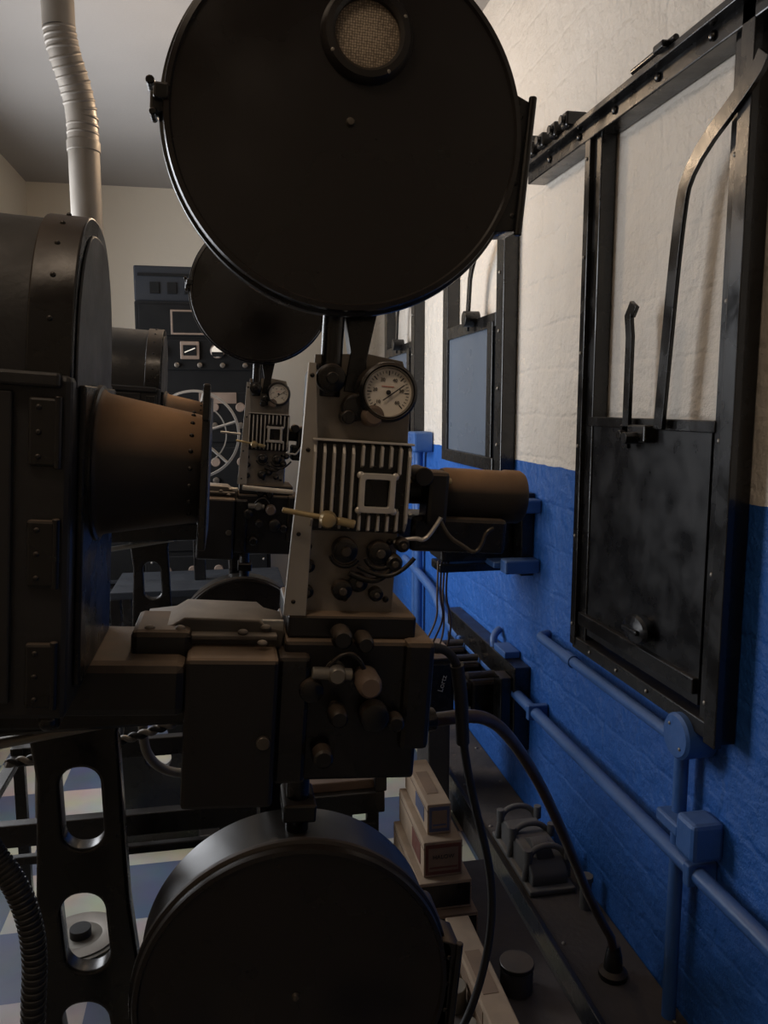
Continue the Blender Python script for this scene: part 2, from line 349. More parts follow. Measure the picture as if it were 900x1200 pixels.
    lathe('lens_barrel',(0,1.11,1.435),'X',[(0,.285),(.026,.285),(.030,.29),(.030,.30),(.036,.303),(.0375,.31),(.0375,.395),(.039,.398),(.039,.420),(.036,.425),(.033,.42),(.033,.41),(0,.405)],M_cone,seg=64)
    box('lens_carriage',(.255,1.07,1.355),(.395,1.16,1.405),M_black,.006)
    box('lens_carriage_clamp',(.27,1.05,1.395),(.30,1.10,1.470),M_blackd,.006)
    cyl('lens_focus_knob',(.262,1.045,1.462),(.262,1.10,1.462),.013,M_blackd)
    tube('lens_wire_clip_1',[(.225,1.04,1.372),(.25,1.03,1.382),(.265,1.03,1.376),(.283,1.03,1.405),(.285,1.03,1.41)],.0030,M_alu)
    tube('lens_wire_clip_2',[(.285,1.03,1.405),(.295,1.03,1.385),(.32,1.03,1.372),(.335,1.03,1.362),(.345,1.03,1.372),(.35,1.03,1.395),(.36,1.03,1.398)],.0028,M_stud)
    # sound head and base
    box('sound_head_flange',(.088,1.03,1.240),(.262,1.20,1.272),M_blackd,.004)
    box('sound_head',(.085,1.02,1.045),(.272,1.20,1.240),M_blackd,.006)
    box('sound_head_side_cover',(.245,1.01,1.09),(.287,1.15,1.243),M_blackd,.008)
    box('sound_head_door',(-.040,.980,1.028),(.076,1.10,1.226),M_blackd,.006)
    box('sound_head_door_step',(.076,1.0,1.05),(.118,1.10,1.224),M_black,.006)
    cyl('door_lock',(.060,.981,1.118),(.060,.973,1.118),.009,M_stud)
    box('drive_gear_case',(-.11,1.02,1.190),(-.035,1.13,1.250),M_blackd,.008)
    plate('drive_cover_slab',[(-.095,1.220),(.08,1.220),(.082,1.243),(.06,1.248),(.05,1.256),(-.045,1.258),(-.06,1.248),(-.095,1.243)],[],1.10,.10,M_slab,bev=.003)
    box('drive_shaft_plate',(-.09,1.03,1.236),(.075,1.06,1.243),M_slab,.002)
    cyl('drive_coupling',(.055,1.06,1.245),(.085,1.06,1.245),.012,M_dull)
    box('base_table',(-.30,.98,1.150),(-.038,1.16,1.220),M_blackd,.012)
    screws('base_bolts',[(-.088,1.035,1.250),(-.05,1.035,1.250),(.03,1.035,1.246),(.06,1.045,1.250),(.055,1.02,1.236)],.007,M_slab,'Z')
    knob('volume_knob',(.190,1.02,1.198),.0165,.065,M_wood)
    knob('volume_knob_collar',(.150,1.02,1.206),.013,.045,M_dull); cyl('volume_shaft',(.118,.985,1.208),(.170,.985,1.206),.008,M_dull)
    knob('sound_sprocket',(.120,1.02,1.180),.016,.03,M_black); knob('sound_roller',(.155,1.02,1.150),.013,.05,M_black)
    knob('exciter_knob',(.235,1.02,1.135),.012,.03,M_black); knob('sound_drum',(.205,1.02,1.145),.020,.035,M_black); knob('lower_roller',(.14,1.02,1.09),.014,.035,M_black)
    knob('top_roller_1',(.155,1.03,1.252),.014,.05,M_black); knob('top_roller_2',(.185,1.03,1.246),.012,.05,M_black)
    tube('sound_film_guide',[(.13,.99,1.20),(.15,.985,1.235),(.18,.985,1.232),(.19,.985,1.20)],.003,M_black)
    cyl('lower_trap_neck',(.118,1.05,.94),(.115,1.05,1.05),.016,M_black)
    box('lower_trap_block',(.095,1.02,.985),(.140,1.09,1.01),M_black,.003)
    # lamphouse
    xl=-.158
    box('lamphouse_body',(-.66,.865,1.195),(xl,1.16,1.558),M_lamp,.006)
    def vault(name,x0,x1,hw,zb,h,m,cy=1.012,n=40):
        bm=bmesh.new(); A=[];B=[]
        for i in range(n+1):
            t=math.pi*i/n
            y=cy-hw*math.copysign(abs(math.cos(t))**.8,math.cos(t)); z=zb+h*math.sin(t)**.8
            A.append(bm.verts.new((x0,y,z))); B.append(bm.verts.new((x1,y,z)))
        for i in range(n): bm.faces.new((A[i],A[i+1],B[i+1],B[i]))
        bm.faces.new(A); bm.faces.new(B); bm.faces.new((A[0],B[0],B[-1],A[-1]))
        return finish(bm,name,m,.002,smooth=True)
    vault('lamphouse_vault',-.66,xl-.045,.128,1.555,.180,M_lamp)
    vault('lamphouse_end_band',xl-.047,xl-.002,.140,1.55,.190,M_black)
    vault('lamphouse_end_face',xl-.003,xl+.001,.125,1.545,.176,M_lamp)
    screws('lamphouse_band_rivets',[(xl-.025,1.012-.14*math.copysign(abs(math.cos(t))**.8,math.cos(t)),1.55+.190*math.sin(t)**.8) for t in [math.pi*k/12 for k in range(1,12)]],.003,M_black)
    for k,z in enumerate((1.50,1.375,1.245)):
        box('lamphouse_hinge_%d'%k,(xl-.040,.858,z-.035),(xl-.012,.870,z+.035),M_black,.003)
        screws('lamphouse_hinge_screws_%d'%k,[(xl-.03,.857,z+d) for d in (-.025,0,.025)],.0030,M_black)
        cyl('lamphouse_hinge_pin_%d'%k,(xl-.012,.861,z-.037),(xl-.012,.861,z+.037),.004,M_black)
    box('lamphouse_door',(-.60,.858,1.215),(xl-.055,.866,1.540),M_lamp,.003)
    box('lamphouse_door_strip',(-.66,.853,1.545),(xl-.01,.870,1.560),M_lamp,.003)
    box('lamphouse_end_frame',(xl,.90,1.22),(xl+.008,1.13,1.55),M_black,.003)
    box('lamphouse_skirt',(-.64,.885,1.175),(xl-.01,1.15,1.196),M_black,.004)
    screws('lamphouse_skirt_bolts',[(-.60+.07*i,.885,1.184) for i in range(7)],.009,M_black)
    zc=1.460; xe=-.030
    lathe('lamp_cone',(0,1.005,zc),'X',[(0,xl+.005),(.089,xl+.005),(.089,xl+.012),(.086,xl+.014),(.084,xl+.018),(.066,xe-.004),(.064,xe),(.03,xe),(.03,xe-.02)],M_cone,seg=80)
    lathe('lamp_cone_flange',(0,1.005,zc),'X',[(.089,xl+.004),(.093,xl+.006),(.093,xl+.011),(.086,xl+.013)],M_black,seg=80)
    box('dowser_plate',(xe,.925,1.372),(xe+.009,1.085,1.548),M_black,.002)
    box('dowser_lever',(xe,.918,1.52),(xe+.008,.93,1.562),M_black,.002)
    screws('cone_rivets',[(xe-.012,1.005-.0675*math.sin(a),zc+.0675*math.cos(a)) for a in [.3*k for k in range(-2,9)]],.0028,M_black)
    cyl('gate_rod',(.02,1.03,1.437),(.085,1.03,1.434),.003,M_alu)
    end()
    begin('pedestal',parent=top)
    outer=[(-.315,1.165),(-.155,1.165),(-.163,1.12),(-.178,1.07),(-.172,.80),(-.150,.55),(-.10,.20),(-.06,.05),(-.06,0),(-.42,0),(-.42,.05),(-.375,.10),(-.335,.45),(-.30,.70),(-.283,1.0),(-.292,1.09)]
    def slot(cx,cz,w,h,sl=0): return [(x+sl*(z-cz),z) for x,z in rr(cx-w/2,cz-h/2,cx+w/2,cz+h/2,w*.46,8)]
    holes=[slot(-.228,.955,.070,.140,-.02),slot(-.232,.755,.076,.14,-.05),slot(-.235,.575,.08,.14,-.1),slot(-.235,.36,.10,.18,-.1)]
    plate('front_leg_frame',outer,holes,1.20,.022,M_iron,bev=.006)
    box('leg_foot_bar',(-.42,1.19,0),(-.34,1.45,.05),M_iron,.004)
    box('pedestal_column',(.03,1.15,0.04),(.10,1.24,1.07),M_iron,.012)
    box('pedestal_foot',(-.10,1.10,0),(.25,1.36,.05),M_iron,.01)
    box('lamphouse_rail',(-.62,1.12,1.10),(.10,1.18,1.16),M_iron,.006)
    cyl('tension_rod',(-.45,1.16,1.06),(-.15,1.16,1.10),.008,M_dull)
    end()
    return top
projector(0,0)
projector(-.04,1.60,.02)

# ---------------------------------------------------------------- wall shutters
def bar(name,pts,w,th,x,m):
    L=[];R=[]
    P=[Vector(p) for p in pts]
    for i,p in enumerate(P):
        d=(P[min(i+1,len(P)-1)]-P[max(i-1,0)]).normalized(); n=Vector((-d.y,d.x))
        L.append(tuple(p+n*w/2)); R.append(tuple(p-n*w/2))
    return plate(name,L+R[::-1],[],x,th,m,axis='X',bev=.001)
def smooth(pts,k=3):
    for _ in range(k):
        q=[pts[0]]
        for a,b in zip(pts,pts[1:]):
            q.append((a[0]*.75+b[0]*.25,a[1]*.75+b[1]*.25)); q.append((a[0]*.25+b[0]*.75,a[1]*.25+b[1]*.75))
        q.append(pts[-1]); pts=q
    return pts
begin('fire_shutter')
ya,yb=1.375,2.07
box('guide_far_web',(.955,yb-.07,.88),(.998,yb-.005,2.26),M_iron,.003)
box('guide_far_lip',(.942,yb-.03,.88),(.957,yb,2.26),M_iron,.002)
box('guide_near_web',(.955,ya+.01,.865),(.998,ya+.075,2.60),M_iron,.003)
box('guide_near_lip',(.940,ya-.005,.865),(.957,ya+.035,2.60),M_iron,.002)
box('top_rail',(.94,1.16,2.235),(.998,2.48,2.285),M_iron,.003)
box('top_rail_lip',(.915,1.16,2.272),(.998,2.48,2.288),M_iron,.002)
box('shutter_sheet',(.960,ya+.09,.92),(.970,yb-.055,1.515),M_panel,.001)
box('shutter_sheet_top_edge',(.952,ya+.07,1.495),(.972,yb-.05,1.52),M_iron,.002)
box('bottom_sill',(.945,ya+.03,.870),(.998,yb-.01,.905),M_iron,.003)
box('sheet_lower_bar',(.945,ya+.09,.945),(.962,yb-.04,.980),M_iron,.003)
bar('pull_lever',smooth([(1.33,2.16),(1.35,2.135),(1.555,2.035),(1.585,1.93),(1.625,1.50)],2),.034,.008,.935,M_iron)
bar('catch_lever',[(1.752,1.765),(1.768,1.778),(1.782,1.76),(1.772,1.71),(1.772,1.45)],.026,.008,.935,M_iron)
cyl('catch_bolt',(.915,1.775,1.48),(.97,1.775,1.48),.012,M_iron); cyl('catch_bolt_2',(.90,1.72,1.475),(.95,1.72,1.475),.014,M_iron)
box('catch_plate',(.930,1.68,1.465),(.965,1.80,1.505),M_iron,.004)
lathe('pull_handle',(0,1.69,1.025),'X',[(0,.920),(.02,.922),(.036,.928),(.041,.936),(.036,.948),(.034,.962)],M_panel,seg=40,sc=(1,1.35,.85))
box('pull_handle_rib',(.915,1.655,1.018),(.93,1.725,1.030),M_panel,.004)
screws('guide_screws',[(.953,ya+.055,z) for z in [.94+.27*i for i in range(6)]]+[(.94,yb-.015,z) for z in [.94+.25*i for i in range(6)]]+[(.943,ya+.12+i*.15,.888) for i in range(4)],.005,M_dull,'X')
screws('top_rail_bolts',[(.937,1.30+.2*i,2.258) for i in range(6)],.010,M_iron,'X')
for i,y in enumerate((2.12,2.20,2.29,2.37)):
    box('rail_pulley_%d'%i,(.90,y-.02,2.285),(.96,y+.02,2.325),M_iron,.006); cyl('rail_pulley_pin_%d'%i,(.89,y,2.305),(.97,y,2.305),.012,M_iron)
box('rail_chain_lug',(.90,1.62,2.285),(.96,1.66,2.30),M_iron,.003); cyl('rail_chain_rod',(.92,1.60,2.297),(.92,1.78,2.297),.007,M_iron)
end()
def shutter2(y0,y1,z0,z1,glass=True):
    begin('fire_shutter')
    box('guide_near',(.945,y0,z0),(.998,y0+.08,z1+.2),M_iron,.003)
    box('guide_far',(.945,y1-.08,z0),(.998,y1,z1+.2),M_iron,.003)
    box('sill',(.94,y0+.08,z0),(.998,y1-.08,z0+.05),M_iron,.003)
    box('top_rail',(.935,y0-.2,z1+.15),(.998,y1+.1,z1+.20),M_iron,.003)
    box('shutter_sheet',(.955,y0+.08,z0+.05),(.965,y1-.08,1.85),M_glass,.001)
    box('sheet_top_bar',(.945,y0+.08,1.83),(.968,y1-.08,1.88),M_iron,.002)
    box('inner_bar_near',(.94,y0+.10,z0+.05),(.956,y0+.16,1.85),M_iron,.002)
    bar('pull_lever',smooth([(y0+.05,2.3),(y0+.1,2.22),(y0+.34,2.08),(y0+.36,1.95),(y0+.38,1.84)],2),.03,.008,.93,M_iron)
    cyl('pull_bolt',(.90,y0+.33,1.88),(.96,y0+.33,1.88),.03,M_iron)
    screws('guide_screws',[(.943,y0+.04,z0+.1+.2*i) for i in range(6)],.007,M_dull,'X')
    end()
shutter2(2.70,3.50,1.31,2.19)
shutter2(4.05,4.85,1.31,2.19)

# ---------------------------------------------------------------- conduits on wall
begin('wall_conduit')
tube('pipe',[(.955,1.0,.562),(.955,2.2,.562),(.955,3.20,.562)],.0185,M_bluep,'POLY')
tube('pipe_far',[(.955,3.20,.562),(.955,3.5,.58),(.955,3.65,.68),(.955,4.3,.70)],.022,M_bluep)
for i,y in enumerate((1.43,2.35,3.15)):
    box('clip_%d'%i,(.93,y-.012,.537),(.998,y+.012,.587),M_bluep,.004)
    tube('clip_ring_%d'%i,[(.955+.021*math.cos(a),y,.562+.021*math.sin(a)) for a in [k*math.pi/8 for k in range(16)]],.003,M_bluep,'POLY',True,3)
end()
begin('wall_conduit')
tube('pipe',[(.995,2.35,.82),(.965,2.34,.82),(.957,2.31,.82),(.957,2.15,.82),(.957,1.55,.82)],.015,M_bluep)
cyl('coupling',(.957,2.07,.82),(.957,2.13,.82),.0185,M_bluep)
end()
begin('conduit_junction_box')
lathe('round_box',(0,1.49,.845),'X',[(0,.925),(.044,.926),(.050,.932),(.050,.998)],M_bluep,seg=48)
screws('cover_screws',[(.925,1.49+.03*math.cos(a),.845+.03*math.sin(a)) for a in (.8,3.9)],.004,M_dull,'X')
tube('down_pipe',[(.965,1.52,.80),(.965,1.52,.4),(.965,1.52,0.15)],.016,M_bluep,'POLY')
box('crossing_box',(.925,1.40,.60),(.998,1.47,.685),M_bluep,.01)
box('crossing_strap',(.925,1.46,.625),(.975,1.55,.655),M_bluep,.006)
end()
begin('wall_conduit')
for i,(y,r) in enumerate(((4.02,.022),(4.10,.018))):
    tube('riser_%d'%i,[(.965,y,.10),(.965,y,.8),(.965,y,1.28),(.955,y-.03,1.36),(.93,y-.10,1.40)],r,M_bluep)
box('riser_box',(.90,3.85,1.32),(.998,4.0,1.42),M_bluep,.01)
end()
begin('conduit_tee')
tube('branch',[(.955,2.75,.565),(.955,2.75,.64),(.955,2.78,.70),(.99,2.80,.71)],.014,M_bluep)
box('strap',(.94,2.60,.66),(.998,2.72,.685),M_bluep,.004)
end()
begin('conduit_bracket')
box('back_plate',(.955,2.50,.98),(.998,2.66,1.26),M_iron,.003)
box('clamp_upper',(.88,2.44,1.20),(.998,2.50,1.245),M_bluep,.006)
box('clamp_lower',(.88,2.44,1.0),(.998,2.50,1.045),M_bluep,.006)
box('clamp_upper_tab',(.86,2.50,1.215),(.96,2.60,1.235),M_bluep,.004)
box('clamp_lower_tab',(.86,2.50,1.01),(.96,2.60,1.03),M_bluep,.004)
box('dark_shelf',(.70,2.60,.98),(.955,2.72,1.01),M_iron,.004)
box('rheostat_body',(.70,2.58,1.02),(.955,2.75,1.20),M_black,.01)
end()
begin('wall_switch_panel')
box('panel_back',(.94,2.50,.36),(.998,3.35,.66),M_iron,.004)
box('panel_batten',(.90,2.52,.42),(.94,2.60,.62),M_black,.004)
for i,y in enumerate((2.66,2.86,3.06)):
    box('fuse_block_%d'%i,(.84,y,.40),(.94,y+.13,.56),M_black,.012)
    box('fuse_grip_%d'%i,(.80,y+.03,.45),(.84,y+.10,.53),M_black,.01)
    cyl('terminal_%d'%i,(.83,y+.02,.58),(.93,y+.02,.58),.014,M_stud)
end()
begin('transformer_box')
box('case',(.665,2.62,.45),(.765,2.84,.66),M_black,.015)
box('lid',(.66,2.61,.66),(.77,2.85,.675),M_blackd,.006)
box('feet',(.675,2.64,0),(.755,2.82,.45),M_trough,.006)
text('mark','Lortz',(.718,2.616,.58),.028,M_white,rot=(math.pi/2,math.radians(-75),0))
cyl('top_terminal',(.71,2.68,.675),(.71,2.68,.70),.018,M_black)
end()
begin('hanging_cables')
for i in range(4):
    x=.70+.012*i
    tube('cable_%d'%i,[(x,2.62,1.02),(x-.01,2.60+.01*i,.9),(x+.012*(i%2),2.62,.82),(x-.03+.015*i,2.64,.74),(x-.05+.02*i,2.68,.675)],.0035,M_brownc if i%2 else M_wood)
end()

# ---------------------------------------------------------------- floor duct along the wall and things on it
begin('floor_cable_duct')
box('duct_body',(.81,.9,0),(.998,4.6,.14),M_trough,.003)
box('duct_lid',(.80,.9,.14),(.998,4.6,.152),M_trough,.002)
box('duct_edge',(.795,.9,.10),(.81,4.6,.158),M_iron,.002)
screws('lid_screws',[(.83,1.2+.3*i,.153) for i in range(11)]+[(.97,1.2+.3*i,.153) for i in range(11)],.006,M_dull,'Z')
end()
begin('cast_cable_entry')
box('base',(.815,2.0,.153),(.955,2.34,.17),M_grey,.005)
plate('body',[(2.03,.165),(2.31,.165),(2.31,.205),(2.27,.235),(2.08,.235),(2.03,.20)],[],.885,.10,M_grey,axis='X',bev=.006)
for k,y in enumerate((2.06,2.19,2.30)):
    tube('clamp_%d'%k,[(.82,y,.17),(.825,y,.235),(.86,y+.01,.265),(.92,y+.01,.265),(.95,y,.235),(.955,y,.17)],.009,M_grey)
    cyl('clamp_bolt_%d'%k,(.825,y-.01,.23),(.825,y-.01,.27),.012,M_grey); cyl('clamp_bolt_r_%d'%k,(.95,y-.01,.23),(.95,y-.01,.27),.012,M_grey)
plate('wedge',[(2.07,.235),(2.17,.235),(2.12,.262)],[],.885,.05,M_grey,axis='X',bev=.003)
cyl('stub',(.95,1.93,.152),(.95,1.93,.24),.016,M_grey); cyl('stub_cap',(.95,1.93,.235),(.95,1.93,.25),.020,M_grey)
end()
begin('flexible_cable_brown')
tube('cable',[(.27,1.10,1.085),(.33,1.12,1.083),(.40,1.17,1.055),(.475,1.26,.97),(.55,1.33,.86),(.62,1.40,.74),(.70,1.48,.59),(.77,1.56,.46),(.85,1.63,.32),(.895,1.66,.25),(.90,1.665,.20)],.0105,M_brownc)
lathe('connector',(.90,1.665,0),'Z',[(0,.152),(.035,.152),(.035,.165),(.024,.175),(.020,.21),(.014,.235),(.0,.236)],M_black,seg=32)
cyl('gland',(.262,1.10,1.087),(.29,1.105,1.087),.017,M_black)
end()
begin('flexible_cable_black')
tube('cable',[(.265,1.05,1.215),(.29,1.06,1.212),(.315,1.07,1.185),(.325,1.08,1.14),(.330,1.09,1.09),(.337,1.10,1.03),(.362,1.12,.93),(.395,1.14,.82),(.405,1.15,.72),(.39,1.15,.62),(.35,1.13,.54),(.29,1.11,.50),(.24,1.10,.44)],.0065,M_rubber)
tube('cable_sleeve',[(.315,1.070,1.18),(.325,1.08,1.13),(.330,1.09,1.08),(.333,1.095,1.05)],.010,M_rubber)
end()

# ---------------------------------------------------------------- cartons & low bench by the wall
begin('low_storage_bench')
box('top',(.37,1.15,.385),(.62,1.81,.41),M_trough,.003)
for i,(x,y) in enumerate(((.385,1.17),(.60,1.17),(.385,1.79),(.60,1.79))): box('leg_%d'%i,(x-.015,y-.015,0),(x+.015,y+.015,.385),M_iron,.002)
box('lower_shelf',(.375,1.16,.15),(.61,1.80,.165),M_trough,.002)
end()
def carton(lo,hi,side,lab,txt=None,yaw=0):
    begin('carbon_rod_carton')
    box('body',lo,hi,side,.002)
    box('label_end',(lo[0]+.004,lo[1]-.0015,lo[2]+.006),(hi[0]-.004,lo[1]+.001,hi[2]-.006),lab,.0004)
    if lab is not M_blackd:
        box('label_inner',(lo[0]+.010,lo[1]-.0022,lo[2]+.014),(hi[0]-.010,lo[1]-.001,hi[2]-.014),M_card,.0002)
        box('label_stripe',(lo[0]+.012,lo[1]-.0026,lo[2]+.020),(hi[0]-.012,lo[1]-.0015,lo[2]+.024),lab,.0002)
    box('lid_seam',(lo[0]-.0008,lo[1],hi[2]-.016),(hi[0]+.0008,hi[1],hi[2]-.0145),M_wood,0)
    box('side_label',(lo[0]-.001,lo[1]+.03,lo[2]+.015),(lo[0]+.001,lo[1]+.11,hi[2]-.02),lab if lab is not M_blackd else M_card,.0002)
    box('top_label',((lo[0]*.8+hi[0]*.2),lo[1]+.05,hi[2]-.0005),((lo[0]*.3+hi[0]*.7),lo[1]+.16,hi[2]+.0008),M_card,.0002)
    if txt: text('label_text',txt,((lo[0]+hi[0])/2,lo[1]-.0030,(lo[2]+hi[2])/2+.006),.013,M_ink)
    end()
carton((.385,1.53,.41),(.505,1.81,.465),M_card,M_blackd)
carton((.378,1.55,.466),(.496,1.82,.53),M_cardw,M_blackd)
carton((.393,1.57,.531),(.480,1.825,.612),M_cardw,M_label,'HALOW')
carton((.408,1.60,.613),(.462,1.825,.682),M_cardw,M_labelb)
begin('long_paper_carton')
box('body',(.425,1.17,.43),(.477,1.51,.475),M_cardw,.003)
box('end_flap',(.427,1.15,.435),(.475,1.175,.438),M_cardw,.001)
box('side_print',(.4235,1.25,.44),(.4255,1.45,.465),M_card,.0005)
box('top_print',(.435,1.28,.4745),(.465,1.40,.4758),M_card,.0002)
box('packing_block',(.425,1.2,.41),(.477,1.5,.43),M_card,.002)
end()
begin('tin_canister')
cyl('can',(.53,1.36,.411),(.53,1.36,.46),.032,M_trough); cyl('lid',(.53,1.36,.46),(.53,1.36,.47),.034,M_black)
end()
begin('spare_gear_parts')
cyl('gear_a',(.396,1.24,.411),(.396,1.24,.44),.025,M_grey); cyl('gear_b',(.396,1.34,.411),(.396,1.34,.455),.024,M_dull)
cyl('hub',(.396,1.24,.44),(.396,1.24,.46),.014,M_dull); box('lug',(.380,1.40,.411),(.412,1.46,.45),M_grey,.006)
end()

# ---------------------------------------------------------------- low table between machines
begin('low_work_table')
box('top',(-.02,1.86,.60),(.36,2.28,.625),M_table,.003)
box('front_rail',(-.62,1.84,.545),(.36,1.87,.60),M_iron,.003)
box('front_lower_rail',(-.62,1.84,.50),(.34,1.86,.52),M_iron,.003)
box('back_rail',(-.62,2.28,.545),(.36,2.31,.60),M_iron,.003)
for i,(x,y) in enumerate(((-.60,1.853),(.33,1.853),(-.60,2.29),(.33,2.29),(-.03,1.853))): box('leg_%d'%i,(x-.015,y-.012,0),(x+.015,y+.012,.60),M_iron,.002)
box('cross',(-.62,1.85,.56),(-.59,2.30,.58),M_iron,.002)
box('edge_upright',(.335,1.84,.60),(.365,1.87,.78),M_iron,.003)
end()
begin('carbon_rods')
for i in range(6):
    cyl('rod_%d'%i,(.12+.025*i,1.90+.012*i,.630),(.22+.022*i,2.12-.01*i,.631),.004,M_dull)
end()
begin('parts_tray')
box('base',(.05,2.14,.626),(.33,2.27,.632),M_black,.002)
for i,(lo,hi) in enumerate((((.05,2.14,.626),(.055,2.27,.66)),((.325,2.14,.626),(.33,2.27,.66)),((.05,2.14,.626),(.33,2.145,.655)),((.05,2.265,.626),(.33,2.27,.66)))): box('side_%d'%i,lo,hi,M_black,.001)
end()

# floor reel
begin('film_reel')
lathe('flange',(-.46,2.28,0),'Z',[(.02,.005),(.11,.005),(.115,.012),(.10,.016),(.02,.016)],M_dull,seg=48)
lathe('ring',(-.46,2.28,0),'Z',[(.06,.016),(.085,.022),(.105,.018)],M_galv,seg=48)
cyl('hub',(-.46,2.28,.01),(-.46,2.28,.04),.03,M_rubber)
end()

# ---------------------------------------------------------------- rewinder wheel
begin('rewind_wheel')
cx,cy,cz=-.135,3.45,1.43; R=.185
lathe('rim',(cx,cy,cz),'Y',[(R,-.01),(R,.01),(R-.010,.012),(R-.011,0),(R-.010,-.012),(R,-.01)],M_wheel,seg=72)
lathe('rim_inner',(cx,cy,cz),'Y',[(R-.055,-.005),(R-.055,.005),(R-.060,.005),(R-.060,-.005),(R-.055,-.005)],M_wheel,seg=72)
for i in range(6):
    a=i*math.pi/3+.3
    cyl('spoke_%d'%i,(cx+.02*math.cos(a),cy,cz+.02*math.sin(a)),(cx+(R-.01)*math.cos(a),cy,cz+(R-.01)*math.sin(a)),.006,M_wheel)
lathe('hub',(cx,cy,cz),'Y',[(0,-.03),(.025,-.028),(.03,0),(.03,.03),(0,.03)],M_dull,seg=32)
box('stand_post',(cx-.025,cy+.03,.80),(cx+.025,cy+.07,1.45),M_iron,.004)
box('bench_top',(cx-.35,cy-.15,.77),(cx+.35,cy+.25,.80),M_rackb,.003)
for i,(x,y) in enumerate(((-.33,-.13),(.33,-.13),(-.33,.23),(.33,.23))): box('bench_leg_%d'%i,(cx+x-.02,cy+y-.02,0),(cx+x+.02,cy+y+.02,.77),M_iron,.002)
end()

# ---------------------------------------------------------------- amplifier racks
begin('amplifier_rack')
x0,x1,y0=-.47,.22,4.5
box('cabinet',(x0,y0,0),(x1,y0+.35,2.10),M_rack,.008)
box('top_unit',(x0,y0+.02,2.10),(x1,y0+.33,2.285),M_rackb,.008)
box('top_unit_strip',(x0+.02,y0+.012,2.23),(x1-.02,y0+.02,2.245),M_rack,.001)
for i in range(6): box('top_unit_slot_%d'%i,(x0+.08+.09*i,y0+.012,2.14),(x0+.13+.09*i,y0+.02,2.20),M_rack,.002)
box('panel_upper',(x0+.02,y0-.012,1.92),(x1-.02,y0,2.08),M_rack,.003)
box('name_plate_rim',(-.285,y0-.018,1.925),(-.04,y0-.012,2.055),M_wood,.002)
box('name_plate',(-.275,y0-.021,1.935),(-.05,y0-.017,2.045),M_rack,.001)
box('panel_meter',(x0+.02,y0-.012,1.74),(x1-.02,y0,1.90),M_rack,.003)
for i,(x,r) in enumerate(((-.345,.033),(-.19,.05),(-.045,.038))):
    if i==1: box('meter_case_%d'%i,(x-.05,y0-.03,1.795),(x+.05,y0-.012,1.89),M_wood,.004); box('meter_face_%d'%i,(x-.035,y0-.034,1.815),(x+.035,y0-.03,1.87),M_rack,.002); box('meter_needle_%d'%i,(x-.03,y0-.036,1.84),(x+.03,y0-.034,1.845),M_dial,0,rot=('Y',-.4))
    else:
        lathe('meter_case_%d'%i,(x,0,1.84),'Y',[(r,y0-.012),(r,y0-.03),(r*.85,y0-.034)],M_wood,seg=32); lathe('meter_face_%d'%i,(x,0,1.84),'Y',[(0,y0-.033),(r*.87,y0-.033)],M_dial,seg=32)
        box('meter_lower_cover_%d'%i,(x-r*.8,y0-.037,1.84-r*.8),(x+r*.8,y0-.0335,1.835),M_rack,.002)
for i in range(5): knob('rack_knob_%d'%i,(x0+.09+.12*i,y0-.012,1.765),.014,.02,M_stud)
for j in range(5):
    box('rack_module_%d'%j,(x0+.02,y0-.010,.15+.30*j),(x1-.02,y0,.42+.30*j),M_rack,.003)
    screws('module_screws_%d'%j,[(x,y0-.012,z) for x in (x0+.04,x1-.04) for z in (.18+.3*j,.39+.3*j)],.007,M_dull)
    for i in range(4):
        knob('module_knob_%d_%d'%(j,i),(x0+.12+.14*i,y0-.010,.24+.3*j),.018,.02,M_stud)
        lathe('module_dial_%d_%d'%(j,i),(x0+.12+.14*i,0,.34+.3*j),'Y',[(0,y0-.016),(.022,y0-.016),(.026,y0-.010)],M_wood,seg=24)
box('module_label',(-.15,y0-.014,1.56),(.05,y0-.009,1.62),M_wood,.001)
end()
begin('rectifier_cabinet')
box('cabinet',(-.98,4.65,0),(-.50,5.0,1.55),M_rack,.01)
box('door',(-.96,4.64,.10),(-.52,4.65,1.45),M_rack,.003)
for i in range(6): box('louvre_%d'%i,(-.88,4.628,.3+.05*i),(-.60,4.642,.32+.05*i),M_rackb,.002)
lathe('meter',(-.74,0,1.30),'Y',[(0,4.62),(.045,4.62),(.055,4.63),(.055,4.642)],M_wood,seg=32)
cyl('door_handle',(-.56,4.61,.9),(-.56,4.65,.9),.015,M_stud)
end()

# exhaust duct
begin('exhaust_duct')
tube('lower_pipe',[(-.418,2.74,1.74),(-.418,2.74,2.0),(-.418,2.74,2.38)],.047,M_galv,'POLY',res=10)
path=[Vector((-.418,2.74,2.36)),Vector((-.418,2.74,2.44)),Vector((-.432,2.72,2.52)),Vector((-.455,2.69,2.60)),Vector((-.463,2.68,2.66))]
tube('flex_elbow',path,.046,M_galv,res=10)
tube('upper_pipe',[path[-1],Vector((-.463,2.68,2.8)),Vector((-.463,2.68,3.04))],.047,M_galv,'POLY',res=10)
def interp(t):
    f=t*(len(path)-1); i=min(int(f),len(path)-2); return path[i].lerp(path[i+1],f-i),(path[i+1]-path[i]).normalized()
for k in range(15):
    p,d=interp(k/14); cyl('corrugation_%d'%k,p-d*.005,p+d*.005,.0485,M_galv,bev=.004)
cyl('collar_lower',(-.418,2.74,2.33),(-.418,2.74,2.36),.050,M_galv); cyl('collar_ceiling',(-.463,2.68,3.0),(-.463,2.68,3.05),.065,M_galv)
end()
begin('ceiling_light_rose')
lathe('rose',(-.22,4.2,0),'Z',[(0,3.02),(.09,3.02),(.10,3.03),(.10,3.05)],M_black,seg=40)
end()

